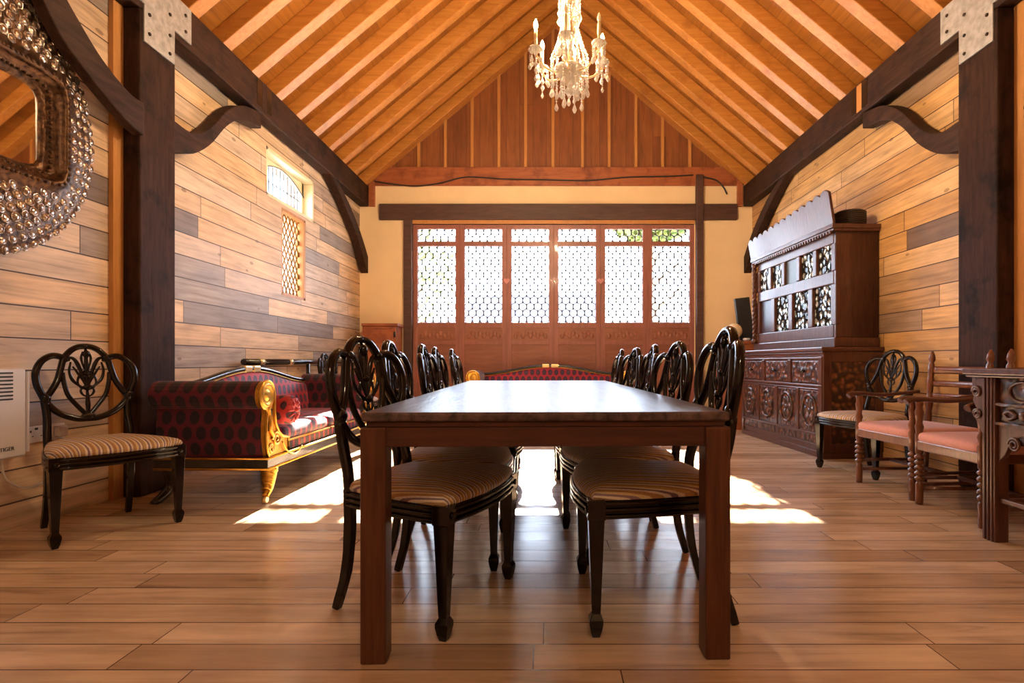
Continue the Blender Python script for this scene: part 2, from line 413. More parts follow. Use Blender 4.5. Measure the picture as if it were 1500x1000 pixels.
lp=MB(); lp.box(-gw,gw,.0,.012,.2,1.165); lp.box(-gw+.05,gw-.05,-.01,.0,.26,1.11); lpm=lp.mesh('lower_panel',M['doorpanel'])
g1=MB(); g1.box(-gw,gw,.014,.018,0,1.166); g1m=g1.mesh('glass_pane',M['glass'])
g2=MB(); g2.box(-gw,gw,.014,.018,0,.19); g2m=g2.mesh('glass_pane',M['glass'])
def child(name,me,par,loc=(0,0,0),rot=(0,0,0)):
    o=bpy.data.objects.new(name,me); COL.objects.link(o); o.parent=par; o.location=loc; o.rotation_euler=rot; return o
ORD=['first','second','third','fourth','fifth','sixth','seventh','eighth','ninth','tenth','eleventh','twelfth']
for i in range(6):
    d=empty('door_%d'%(i+1),(DX0+LW*(i+.5),YB+.03,0)); struct(d,'%s glazed door leaf from the left in the end wall'%ORD[i],'door')
    f=child('leaf_frame',frm,d); bv=f.modifiers.new('edge','BEVEL'); bv.width=.006; bv.segments=2; bv.limit_method='ANGLE'
    child('carved_panel',ppm,d); child('lower_panel',lpm,d)
    child('glass_pane',g1m,d,(0,0,1.504)); child('glass_pane',g2m,d,(0,0,2.74))
    child('leading',lm1,d,(0,.016,1.504)); child('leading',lm2,d,(0,.016,2.74))
for i,(x,w) in enumerate(((DX0+2*LW,'between the second and third glazed leaves'),(DX0+4*LW,'between the fourth and fifth glazed leaves'))):
    h=empty('hanging_heart',(x,YB-.012,2.13))
    q=MB(); pts=[]
    for k in range(24):
        t=2*PI*k/24; pts.append((.0032*16*math.sin(t)**3*.9,.0032*(13*math.cos(t)-5*math.cos(2*t)-2*math.cos(3*t)-math.cos(4*t))))
    q.prism(pts,'xz',-.03,-.006); q.build('heart',plain('pink heart %d'%i,(.62,.25,.22),.5),h,.004)
    q=MB(); q.tube([(0,-.004,.15),(0,-.004,.02),(0,-.004,-.06),(0,-.004,-.17)],[.005,.004,.004,.003],6); q.build('cord',M['door'],h)
    tag(h,'small pink heart ornament hanging '+w,'ornament')
# door frame posts and lintel
b=MB(); b.box(-2.156,DX0,YB-.07,YB+.1,0,3.056); tag(b.build('frame_post',M['timber_x'],bevel=.008),'dark upright frame post left of the glazed doors','post',kind='thing')
b=MB(); b.box(2.27,2.375,YB-.09,YB+.0,0,3.73); tag(b.build('frame_post',M['timber_x'],bevel=.008),'tall dark upright post right of the doors, rising past the lintel','post',kind='thing')
b=MB(); b.box(-2.53,2.90,YB-.06,YB+.0,3.056,3.296); tag(b.build('lintel_timber',M['timber_x'],bevel=.012),'long dark timber lintel over the glazed doors','lintel',kind='thing')
b=MB(); z=lambda y:H+(530-y)/96
pts=bez([((px-800)/96,YB-.042,z(py)) for px,py in ((549,267),(575,271),(610,274),(645,270),(685,261),(740,264),(800,265),(860,266),(920,261),(975,260),(1014,258))],5)
b.tube(pts,.011,6); tag(b.build('cable',M['cable']),'black cable sagging along the red brown board over the lintel','cable')
b=MB(); b.tube(bez([((px-800)/96,YB-.045,z(py)) for px,py in ((1029,261),(1048,266),(1058,276),(1063,286))],5),.012,6); tag(b.build('cable',M['cable']),'short loose cable end curling right of the tall dark post','cable')
b=MB(); b.box(-2.69,-2.60,YB-.05,YB,3.26,3.86); tag(b.build('corner_stud',M['redboard'],bevel=.006),'short brown upright stud at top left corner of end wall','post',kind='thing')
b=MB(); b.box(2.90,2.98,YB-.05,YB,3.26,3.80); tag(b.build('corner_stud',M['redboard'],bevel=.006),'short brown upright stud at top right corner of end wall','post',kind='thing')

# window in the left wall ---------------------------------------------------
w=empty('window_1',(0,0,0)); struct(w,'tall cream window in the left wall with leaded arched top','window')
xo=XL-.13
q=MB(); q.box(xo-.05,XL-.001,5.54,5.575,2.6,3.1); q.box(xo-.05,XL-.001,6.645,6.68,2.6,3.1); q.box(xo-.05,XL-.001,5.54,6.68,3.06,3.1); q.box(xo-.05,XL-.001,5.54,6.68,2.6,2.635)
q.box(xo-.03,xo+.02,5.575,6.645,2.635,2.68); q.box(xo-.03,xo+.02,5.575,5.62,2.635,3.06); q.box(xo-.03,xo+.02,6.6,6.645,2.635,3.06)
ar=[(5.575,2.9)]+[(5.575+1.07*k/14,2.90+.14*math.sin(PI*k/14)) for k in range(15)]+[(6.645,2.9),(6.645,3.06),(5.575,3.06)]
q.prism(ar,'yz',xo-.03,xo+.02); q.build('window_frame',M['cream'],w,.004)
q=MB(); q.box(xo-.008,xo-.004,5.6,6.62,2.66,3.05); q.build('glass_pane',M['glass'],w)
q=MB()
for k in range(1,12): q.box(xo-.01,xo+.0,5.6+k*.085-.003,5.6+k*.085+.003,2.66,3.04)
q.box(xo-.01,xo,5.6,6.62,2.83,2.836); q.tube([(xo+.022,5.575+1.07*k/20,2.895+.14*math.sin(PI*k/20)) for k in range(21)],.006,5); q.build('leading',M['lead'],w)
q=MB(); xi=XL-.06
q.box(xi-.03,XL-.001,6.40,6.45,1.62,2.565); q.box(xi-.03,XL-.001,5.86,5.89,1.62,2.565); q.box(xi-.03,XL-.001,5.86,6.45,2.53,2.565); q.box(xi-.03,XL-.001,5.86,6.45,1.62,1.65)
q.build('window_frame',M['batten'],w,.004)
q=MB(); q.box(xi-.008,xi-.004,5.88,6.41,1.64,2.54); q.build('glass_pane',M['glass'],w)
q=MB(); dy,dz=.085,.13
def clipseg(p0,p1):
    (y0,z0),(y1,z1)=p0,p1; t0,t1=0,1
    for d0,d1,lo,hi in ((y0,y1,5.88,6.41),(z0,z1,1.64,2.54)):
        e=d1-d0
        if abs(e)<1e-9: continue
        a_,b_=(lo-d0)/e,(hi-d0)/e
        if a_>b_: a_,b_=b_,a_
        t0=max(t0,a_); t1=min(t1,b_)
    if t1-t0<1e-3: return None
    return (y0+(y1-y0)*t0,z0+(z1-z0)*t0),(y0+(y1-y0)*t1,z0+(z1-z0)*t1)
for k in range(-12,20):
    for sg in (1,-1):
        y0=5.88+k*dy; sgm=clipseg((y0,1.64 if sg>0 else 2.54),(y0+dy*8,1.64+dz*8 if sg>0 else 2.54-dz*8))
        if sgm: q.tube([(xi,*sgm[0]),(xi,*sgm[1])],.0085,4)
q.build('lattice',M['leadgold'],w)

# timber frame ------------------------------------------------------------
def steel(par,s):
    x=PL if s<0 else PR; q=MB(); d=-s
    q.prism([(3.655,3.05),(3.955,3.05),(3.955,3.30),(4.14,3.30),(4.14,3.56),(3.46,3.56),(3.46,3.30),(3.655,3.30)],'yz',x,x+d*.012)
    pl=q.build('steel_plate',M['steel'],par,.002); pl['label']='pale galvanised steel joint plate with black bolts'
    for y,z_ in ((3.70,3.12),(3.90,3.10),(3.70,3.25),(3.90,3.23),(3.70,3.38),(3.90,3.38),(3.70,3.50),(3.90,3.50),(4.07,3.36),(4.07,3.48),(3.55,3.40),(3.55,3.50)):
        k=MB(); k.lathe([(.013,0),(.013,.006),(.008,.01)],6,Matrix.Translation((x+d*.012,y,z_))@Matrix.Rotation(d*PI/2,4,'Y'),False); k.build('bolt',M['bolt'],pl)
for s,nm in ((-1,'left'),(1,'right')):
    xi_,xw=(PL,XL) if s<0 else (PR,XR)
    p=empty('timber_post',((xi_+xw)/2,3.805,0)); p.location=(0,0,0)
    q=MB(); q.box(min(xi_,xw),max(xi_,xw),3.63,3.98,0,ZP0); q.build('shaft',M['timber'],p,.012)
    steel(p,s); tag(p,'thick dark oak post with bolted steel plate against the %s wall'%nm,'post',kind='thing')
    p=empty('wall_plate_timber'); q=MB(); q.box(min(xi_,xw),max(xi_,xw),YF,YB-.01,ZP0,ZP1); q.build('timber',M['timber_y'],p,.012)
    q=MB()
    for y0,y1 in ((5.10,5.19),(5.27,5.37)):
        q.box(xi_-.004,xi_+.004,y0,y1,ZP0+.05,ZP1-.02)
    q.build('scarf_wedge',M['black'],p,.002)
    q=MB(); q.box(xi_-.006,xi_+.006,5.19,5.27,ZP0+.04,ZP1-.02); q.build('scarf_peg',M['batten'] if s>0 else M['timber'],p,.002)
    tag(p,'dark horizontal timber carrying the rafters along the top of the %s wall'%nm,'beam',kind='thing')
    # ogee brace away from the camera
    up=bez([(3.98,2.66,0),(4.2,2.66,0),(4.42,2.80,0),(4.66,3.05,0),(4.90,3.20,0),(5.2,3.27,0)],5); lo=bez([(3.98,2.44,0),(4.2,2.50,0),(4.42,2.66,0),(4.64,2.90,0),(4.86,3.05,0),(5.2,3.12,0)],5)
    poly=[(p_.x,p_.y) for p_ in up]+[(p_.x,p_.y) for p_ in reversed(lo)]
    x0,x1=(XL+.02,PL-.01) if s<0 else (PR+.01,XR-.02)
    q=MB(); q.prism(poly,'yz',x0,x1); tag(q.build('curved_brace',M['timber_y'],bevel=.008),'curved dark brace from the %s post up towards the end wall'%nm,'brace',kind='thing')
    up=bez([(3.63,2.62,0),(3.5,2.63,0),(3.3,2.72,0),(3.12,2.86,0),(2.98,3.0,0),(2.8,3.26,0)],5); lo=bez([(3.63,2.40,0),(3.5,2.43,0),(3.32,2.51,0),(3.12,2.62,0),(2.95,2.76,0),(2.6,3.26,0)],5)
    poly=[(p_.x,p_.y) for p_ in up]+[(p_.x,p_.y) for p_ in reversed(lo)]
    if s<0:
        q=MB(); q.prism(poly,'yz',-2.742,-2.672); tag(q.build('curved_brace',M['timber_y'],bevel=.008),'curved dark brace rising from the left post over the round mirror','brace',kind='thing')
    cc=bez([(6.85,3.26,0),(7.2,3.10,0),(7.6,2.86,0),(7.95,2.60,0),(8.22,2.3,0)],5); c2=bez([(7.05,3.26,0),(7.4,3.14,0),(7.8,2.92,0),(8.1,2.70,0),(8.319,2.5,0)],5)
    poly=[(p_.x,p_.y) for p_ in c2]+[(8.319,2.25)]+[(p_.x,p_.y) for p_ in reversed(cc)]
    q=MB(); q.prism(poly,'yz',x0,x1); tag(q.build('curved_brace',M['timber_y'],bevel=.006),'curved dark brace at the far end of the %s wall by the doors'%nm,'brace',kind='thing')
    # rafters
    for n in range(-2,9):
        y0=4.572+.445*n; k=8-n
        xe=PL-.3 if s<0 else PR+.3
        q=MB(); q.prism([(xe,roofz(xe)),(XC,roofz(XC)),(XC,roofz(XC,ce)),(xe,roofz(xe,ce))],'xz',y0,y0+.125)
        tag(q.build('rafter',M['rafter'],bevel=.006),'orange pine rafter of the %s roof slope, %s from the gable'%(nm,ORD[k]),'rafter','rafters of the %s roof slope'%nm,'thing')

# ------------------------------------------------------------------ dining table
def T(px,py,y): return ((px-800)*y/F, y, H+(530-py)*y/F)
ta=math.radians(1.45)
tb=empty('dining_table',(-.033,3.03,0),ta)
tw,tl=.552,1.4
q=MB(); q.box(-tw,tw,-tl,tl,.722,.75); o=q.build('tabletop',M['tabletop'],tb,.008,seg=3)
q=MB(); q.box(-tw+.012,tw-.012,-tl+.012,tl-.012,.705,.722); q.build('top_moulding',M['table_x'],tb,.004)
for sx in (-1,1):
    for sy in (-1,1):
        q=MB(); cx,cy=sx*(tw-.034),sy*(tl-.042); q.box(cx-.038,cx+.038,cy-.038,cy+.038,0,.705); q.build('leg',M['table'],tb,.006)
q=MB()
for sy in (-1,1): q.box(-tw+.07,tw-.07,sy*(tl-.03)-.014,sy*(tl-.03)+.014,.645,.705)
for sx in (-1,1): q.box(sx*(tw-.03)-.014,sx*(tw-.03)+.014,-tl+.08,tl-.08,.645,.705)
q.build('apron',M['table_x'],tb,.003)
tag(tb,'long polished mahogany dining table with square legs down the middle of the room','table')

# ------------------------------------------------------------------ shield back chair
def yb(x,z): return .205+.035*(1-(x/.26)**2)+(z-.45)*.13
BK=.91
def C3(pts): return [(x*BK,yb(x*BK,z),z) for x,z in pts]
def make_chair():
    r=empty('dining_chair')
    # seat outline
    def outl(k=1.0,n=8):
        pts=[]
        for i in range(n+1):
            u=-1+2*i/n; pts.append((u*.285*k,(-.235-.045*(1-u*u))*k))
        for i in range(1,n):
            t=i/n; pts.append(((.285-.085*t+.012*math.sin(PI*t))*k,(-.235+.44*t)*k))
        for i in range(n+1):
            u=1-2*i/n; pts.append((u*.20*k,(.205+.02*(1-u*u))*k))
        for i in range(1,n):
            t=1-i/n; pts.append((-(.285-.085*t+.012*math.sin(PI*t))*k,(-.235+.44*t)*k))
        return pts
    q=MB(); q.prism(outl(),'xy',.375,.435)
    o3=outl(1.012)
    for zz in (.385,.405,.425): q.tube([(x,y,zz) for x,y in o3],.0075,6,closed=True)
    q.build('seat_frame',M['ebony'],r)
    q=MB(); rings=[]; n=None
    for k,zz in ((.985,.432),(1.0,.445),(.985,.458),(.93,.470),(.8,.482),(.6,.490),(.35,.494),(.1,.495)):
        rings.append([(x,y,zz) for x,y in outl(k)]); n=len(rings[0])
    vs=[p for rg in rings for p in rg]; fs=[(i*n+k,i*n+(k+1)%n,(i+1)*n+(k+1)%n,(i+1)*n+k) for i in range(len(rings)-1) for k in range(n)]
    fs.append([(len(rings)-1)*n+k for k in range(n)]); q.add(vs,fs,True); q.build('seat',M['stripe'],r)
    for sx in (-1,1):
        q=MB(); Mx=Matrix.Translation((sx*.266,-.225,0))
        q.sq([(.012,0),(.018,.02),(.0225,.045),(.0225,.058),(.014,.075),(.0145,.08),(.026,.375),(.029,.376),(.029,.438)],Mx)
        q.lathe([(.012,0),(.012,.004),(.005,.007)],10,Matrix.Translation((sx*.266,-.254,.405))@Matrix.Rotation(PI/2,4,'X'))
        q.build('leg',M['ebony'],r,.003)
        q=MB(); q.tube(bez([(sx*.186,.21,.44),(sx*.187,.207,.3),(sx*.188,.222,.14),(sx*.192,.262,0)],4),[.0235]*6+[.022]*3+[.0205]*3+[.019],4,up=(1,0,0),smooth=False,rot=PI/4)
        q.build('leg',M['ebony'],r,.003)
    # backrest hoops
    q=MB(); R=.0155
    def hoop(pts,rr=R,fl=1.15): q.tube(bez(C3(pts),5),rr,8,flat=fl,up=(0,1,0))
    for sx in (-1,1):
        q.tube(bez([(sx*.186,.21,.42),(sx*.188,.215,.5),(sx*.182,yb(.18,.60),.60),(sx*.19,yb(.19,.69),.69)],4),.021,8,flat=.9)
        hoop([(sx*x,z_) for x,z_ in ((.0,.578),(.06,.582),(.137,.615),(.194,.67),(.222,.727),(.243,.785),(.244,.85),(.215,.905),(.165,.934),(.115,.925),(.095,.90))],.0175,1.0)
        hoop([(sx*x,z_) for x,z_ in ((.205,.70),(.172,.745),(.143,.80),(.125,.864),(.108,.92),(.075,.962),(.038,.985),(0,.991))],.0165,1.1)
        hoop([(sx*x,z_) for x,z_ in ((.118,.84),(.112,.784),(.095,.716),(.057,.66),(.0,.59))],.012,1.0)
        q.sphere((sx*.188,yb(.188,.70)-.012,.70),.024,10,6,(1,.7,1.3)); q.sphere((sx*.09,yb(.1,.925)-.012,.925),.017,10,6,(1,.7,1))
    q.sphere((0,yb(0,.59)-.006,.592),.024,10,6,(1.5,.7,.9))
    q.build('backrest',M['ebony'],r)
    # carved feather splat
    q=MB(); yo=-.006
    def strand(pts,rad): 
        pts=bez([(x,yb(x,z_)+yo,z_) for x,z_ in pts],4); n_=len(pts)
        q.tube(pts,[rad*(1-.45*abs(2*i/(n_-1)-1)) for i in range(n_)],6,flat=.8,up=(0,1,0))
    strand([(0,.59),(0,.66),(0,.74)],.013)
    for sx in (-1,1):
        strand([(sx*.07,.90),(sx*.078,.85),(sx*.066,.80),(sx*.035,.765),(0,.745)],.009)
        strand([(0,.75),(sx*.014,.80),(sx*.03,.86),(sx*.05,.91),(sx*.072,.925),(sx*.08,.905)],.011)
        strand([(sx*.005,.76),(sx*.02,.80),(sx*.042,.84),(sx*.062,.875)],.008)
        strand([(sx*.03,.75),(sx*.042,.79),(sx*.03,.83),(sx*.01,.85)],.007)
        strand([(sx*.0,.70),(sx*.022,.715),(sx*.03,.74),(sx*.012,.757)],.007)
        strand([(sx*.01,.86),(sx*.022,.92),(sx*.014,.96)],.007)
    strand([(0,.75),(0,.84),(0,.90),(0,.975)],.013)
    q.sphere((0,yb(0,.93)-.012,.945),.016,8,6,(1.1,.8,1.5)); q.sphere((0,yb(0,.85)-.012,.835),.015,8,6,(1.3,.7,1)); q.sphere((0,yb(0,.755)-.012,.755),.02,8,6,(1.2,.7,.9))
    q.build('splat',M['ebony'],r)
    return r
proto=make_chair(); used=[0]
def chair(fm,u,label,group=None,sc=(1,1,1)):
    l=math.hypot(*u); u=(u[0]/l,u[1]/l)
    o=proto if not used[0] else copy_tree(proto); used[0]=1
    o.location=(fm[0]-u[0]*.225,fm[1]-u[1]*.225,0); o.rotation_euler=(0,0,face(u)); o.scale=sc
    if 'group' in o: del o['group']
    tag(o,label,'chair',group); return o
base='striped seat chair, '
GR='striped dining chairs at the long table'
chair((-.243,2.02),(.945,-.327),base+'turned outwards at the near end of the table, left side',GR)
chair((-.225,2.625),(1,0.0),base+'second from the near end on the table\'s left side',GR)
chair((-.20,3.235),(1,0.02),base+'third from the near end on the table\'s left side',GR)
chair((-.25,3.85),(1,.03),base+'fourth from the near end on the table\'s left side',GR)
chair((-.235,4.455),(1,.02),base+'farthest of those on the table\'s left side',GR)
chair((.158,2.06),(-1,-.02),base+'at the near end of the table\'s right side',GR,(1,1,1.03))
chair((.150,2.69),(-.985,-.17),base+'second from the near end on the table\'s right side',GR)
chair((.12,3.30),(-1,.03),base+'third from the near end on the table\'s right side',GR)
chair((.135,3.915),(-.98,-.15),base+'fourth from the near end on the table\'s right side',GR)
chair((.09,4.525),(-1,.03),base+'farthest of those on the table\'s right side',GR)
chair((-2.218,2.85),(.827,-.562),base+'standing beside the white wall heater')
chair((2.425,4.415),(-.94,-.33),'dark carved chair with pale seat between dresser and pink armchairs')
chair((-2.10,6.45),(1,-.05),'dark carved chair by the left wall beyond the near sofa')

# ------------------------------------------------------------------ sofas
def make_sofa():
    r=empty('sofa')
    L=1.03; D=.37
    q=MB(); q.box(-L-.02,L+.02,-D,D-.02,.215,.29); q.build('seat_rail',M['black'],r,.006)
    q=MB()
    for zz in (.222,.288): q.tube([(-L-.024,D-.02,zz),(-L-.024,-D-.004,zz),(L+.024,-D-.004,zz),(L+.024,D-.02,zz)],.0075,6)
    q.build('gilt_banding',M['gilt'],r)
    for sx in (-1,1):
        q=MB(); pts=bez([(sx*.95,-.33,.215),(sx*.965,-.335,.15),(sx*.985,-.34,.09),(sx*1.03,-.345,.045)],5)
        n_=len(pts); q.tube(pts,[.055-.036*i/(n_-1) for i in range(n_)],10,up=(0,1,0))
        for k in range(5): q.tube([(sx*(.955+.012*k)+.03*math.cos(a),-.333-.002*k+.05*math.sin(a)*(1-.12*k),.20-.03*k-.02*math.cos(a)) for a in [2*PI*j/10 for j in range(10)]],.006,5,closed=True)
        lg=q.build('leg',M['gilt'],r)
        q=MB(); q.lathe([(.02,0),(.026,.012),(.02,.028)],12,Matrix.Translation((sx*1.03,-.33,.026))@Matrix.Rotation(PI/2,4,'X')); q.build('castor',M['brass'],lg)
        q=MB(); pts=bez([(sx*.97,.31,.22),(sx*.93,.315,.13),(sx*.95,.33,.06),(sx*1.05,.35,0)],5); n_=len(pts)
        q.tube(pts,[.042-.016*i/(n_-1) for i in range(n_)],8,up=(0,1,0)); q.build('leg',M['black'],r)
        # arm
        P=[(1.03,.29),(1.045,.34),(1.06,.42),(1.06,.50),(1.05,.57),(1.055,.605)]
        for k in range(15):
            a=-PI*.35+k*(PI*1.35/14)*1.0; P.append((1.045+.09*math.cos(a),.69+.09*math.sin(a)))
        P+=[(.955,.66),(.955,.58),(.94,.50),(.90,.44),(.84,.405),(.76,.39),(.76,.29)]
        Pm=[(sx*x,z_) for x,z_ in P]
        q=MB(); q.prism(Pm,'xz',-D+.035,D-.04); q.build('arm',M['dot_yz'],r,.006)
        q=MB(); edge=[(sx*x,-D+.004,z_) for x,z_ in P]
        q.prism([(x,z_) for x,z_ in Pm],'xz',-D+.008,-D+.036)
        q.tube(edge,.010,6,closed=True)
        q.lathe([(.085,0),(.08,.012),(.06,.014),(.05,.006),(.035,.008),(.02,.018)],16,Matrix.Translation((sx*1.045,-D+.01,.69))@Matrix.Rotation(PI/2,4,'X'))
        q.tube([(sx*(.93+.055*math.cos(a)*(1-a/14)),-D+.002,.40+.05*math.sin(a)*(1-a/14)) for a in [k*.5 for k in range(24)]],.009,6)
        q.tube([(sx*(1.0+.035*math.cos(a)*(1-a/14)),-D+.002,.345+.035*math.sin(a)*(1-a/14)) for a in [k*.5 for k in range(22)]],.008,6)
        q.tube(bez([(sx*1.04,-D,.61),(sx*1.02,-D,.55),(sx*1.01,-D,.47),(sx*.975,-D,.42)],5),.012,6)
        q.tube(bez([(sx*.86,-D-.002,.37),(sx*.80,-D-.006,.30),(sx*.68,-D-.008,.262),(sx*.58,-D-.008,.30)],6),.006,6)
        sc=q.build('arm_scroll',M['gilt'],r); sc['label']='gilt carved scroll facing on the arm front'
        q=MB(); q.prism([(sx*x,z_) for x,z_ in ((1.035,.60),(1.045,.52),(1.03,.46),(1.0,.47),(.985,.53),(.985,.60))],'xz',-D+.002,-D+.009); q.build('inset',M['black'],sc)
    # back: camel curve
    def zt(x): return .70+.125*math.cos(PI*x/2.1)**2
    q=MB(); n=28; vs=[];fs=[]; prof=[(-.20,.34),(-.235,.5),(-.27,.0),(-.31,.02),(-.36,.0)]
    rows=[]
    for i in range(n+1):
        x=-.99+1.98*i/n; t=zt(x)
        rows.append([(x,.21,.33),(x,.225,.45),(x,.25,.58),(x,.27,t-.03),(x,.30,t),(x,.345,t-.02),(x,.35,.30)])
    k=len(rows[0]); vs=[p for rw in rows for p in rw]
    for i in range(n):
        for j in range(k-1): fs.append((i*k+j,i*k+j+1,(i+1)*k+j+1,(i+1)*k+j))
    fs.append(list(range(k))); fs.append([n*k+j for j in range(k)][::-1]); q.add(vs,fs,True); q.build('backrest',M['dot_xz'],r)
    q=MB(); q.tube([(x,.305,zt(x)+.02) for x in [-1.0+2.0*i/40 for i in range(41)]],.024,8); cr=q.build('crest_rail',M['black'],r)
    q=MB(); q.tube([(x,.286,zt(x)-.001) for x in [-1.0+2.0*i/40 for i in range(41)]],.0045,6); q.build('gilt_line',M['gilt'],cr)
    q=MB()
    for sx in (-1,1): q.box(sx*.065-.055,sx*.065+.055,.278,.332,zt(0)-.015,zt(0)+.045)
    q.build('crest_mount',M['brass'],cr,.012)
    q=MB(); q.box(-.78,.78,-D+.035,.25,.29,.352); q.build('seat_deck',M['dot_xy'],r,.01)
    for sx in (-1,1):
        q=MB(); q.superbox((sx*.40,-.06,.408),(.395,.29,.058),.22,32,10); c=q.build('seat_cushion',M['dot_xy'],r)
        q=MB(); q.box(sx*.40-.385,sx*.40+.385,-.356,-.345,.355,.366); q.build('piping',M['gilt'],c)
    return r
sf=make_sofa(); sf.location=(-2.13,4.50,0); sf.rotation_euler=(0,0,PI/2)
tag(sf,'maroon dotted scroll arm sofa along the left wall beside the oak post','sofa')
s2=copy_tree(sf); s2.location=(.06,7.70,0); s2.rotation_euler=(0,0,0)
tag(s2,'maroon dotted scroll arm sofa with its back to the glazed doors','sofa')
bo=empty('bolster_cushion',(-1.93,3.735,.575)); 
q=MB(); q.lathe([(.02,-.22),(.075,-.215),(.095,-.19),(.1,-.15),(.1,.15),(.095,.19),(.075,.215),(.02,.22)],20,Matrix.Rotation(PI/2,4,'Y')); bc=q.build('cover',M['bolster'],bo)
q=MB()
for k in range(12):
    a=2*PI*k/12; q.tube([(.212,.02*math.cos(a),.02*math.sin(a)),(.222,.05*math.cos(a),.05*math.sin(a)),(.205,.085*math.cos(a),.085*math.sin(a))],.007,5)
q.sphere((.222,0,0),.017,8,6); q.build('pleated_end',plain('red pleat',(.40,.02,.02),.5),bo)
tag(bo,'round red bolster cushion against the near arm of the left sofa','cushion')

# ------------------------------------------------------------------ ebonised rail behind sofa
r=empty('rail_stand')
q=MB(); q.tube([(-2.77,5.0,.90),(-2.77,7.9,.90)],.03,8); q.build('top_rail',M['black'],r)
for y in (5.12,6.15,7.0,7.8):
    q=MB(); q.tube([(-2.77,y+.2,0),(-2.77,y+.2,.88)],.022,8); q.build('leg',M['black'],r)
for y in (5.3,5.9,6.9,7.5):
    q=MB(); q.lathe([(.033,-.04),(.036,0),(.033,.04)],12,Matrix.Translation((-2.77,y,.90))@Matrix.Rotation(PI/2,4,'X')); q.build('gilt_joint',M['brass'],r)
tag(r,'long black rail on thin legs with gilt joints along the left wall','rail')

# ------------------------------------------------------------------ cupboard in back left corner
r=empty('corner_cupboard',(-2.42,8.1,0))
q=MB(); q.box(-.25,.24,-.17,.17,0,1.42); q.build('body',M['redboard'],r,.006)
q=MB(); q.box(-.26,.27,-.19,.18,1.42,1.46); q.build('top',M['redboard'],r,.008)
q=MB(); q.box(-.21,.20,-.185,-.17,.1,1.38); d=q.build('door',M['redboard'],r,.004)
for z_ in (1.3,.4):
    q=MB(); q.lathe([(.014,-.04),(.014,.04)],8,Matrix.Translation((.225,-.185,z_))); q.build('hinge',M['dark'],d)
q=MB(); q.sphere((-.17,-.2,.8),.016,8,6); q.build('knob',M['dark'],d)
tag(r,'plain red brown cupboard in the corner left of the glazed doors','cupboard')

# ------------------------------------------------------------------ heater, socket, flex
r=empty('wall_heater',(XL,2.50,0))
q=MB(); q.box(.015,.12,-.40,.36,.41,.865); q.build('casing',M['white'],r,.012,seg=3)
q=MB()
for k in range(8): q.box(.119,.1225,-.34,.285,.845-.019*k-.005,.845-.019*k+.003)
q.build('grille',M['dark'],r)
q=MB(); q.box(.02,.125,.362,.372,.43,.85); q.build('end_cap',M['white'],r,.003)
fc=bpy.data.curves.new('lettering','FONT'); fc.body='TIGER'; fc.size=.028; fc.extrude=.0008; fc.align_x='CENTER'
fc.materials.append(M['dark']); ft=bpy.data.objects.new('lettering_source',fc); COL.objects.link(ft); bpy.context.view_layer.update(); fm_=bpy.data.meshes.new_from_object(ft.evaluated_get(bpy.context.evaluated_depsgraph_get())); bpy.data.objects.remove(ft); fo=bpy.data.objects.new('lettering',fm_); COL.objects.link(fo); fo.parent=r; fo.location=(.1208,.255,.450); fo.rotation_euler=(PI/2,0,PI/2)
tag(r,'white panel heater with top grille fixed to the left wall','heater')
r=empty('wall_socket',(XL,3.06,.50))
q=MB(); q.box(0,.022,-.14,.14,-.045,.045); q.build('faceplate',M['plastic'],r,.005)
q=MB()
for y in (-.075,.0):
    q.box(.022,.0235,y-.004,y+.004,.012,.024); q.box(.022,.0235,y-.016,y-.008,-.012,-.007); q.box(.022,.0235,y+.008,y+.016,-.012,-.007)
q.build('pin_slot',M['dark'],r)
q=MB(); q.box(.022,.026,-.05,-.035,.025,.037); q.build('switch',M['dark'],r)
tag(r,'white double wall socket between the heater and the corner chair','socket')
r=empty('plug',(XL+.022,3.15,.50))
q=MB(); q.box(0,.04,-.03,.03,-.03,.035); q.build('plug_body',plain('beige plug',(.62,.52,.42),.45),r,.01)
q=MB(); q.tube(bez([(.03,0,-.03),(.03,0,-.12),(.045,-.10,-.24),(.05,-.24,-.27),(.05,-.35,-.20),(.05,-.38,-.09)],6),.006,6); q.build('flex',M['wcable'],r)
tag(r,'beige plug with looping white flex in the double socket','plug')

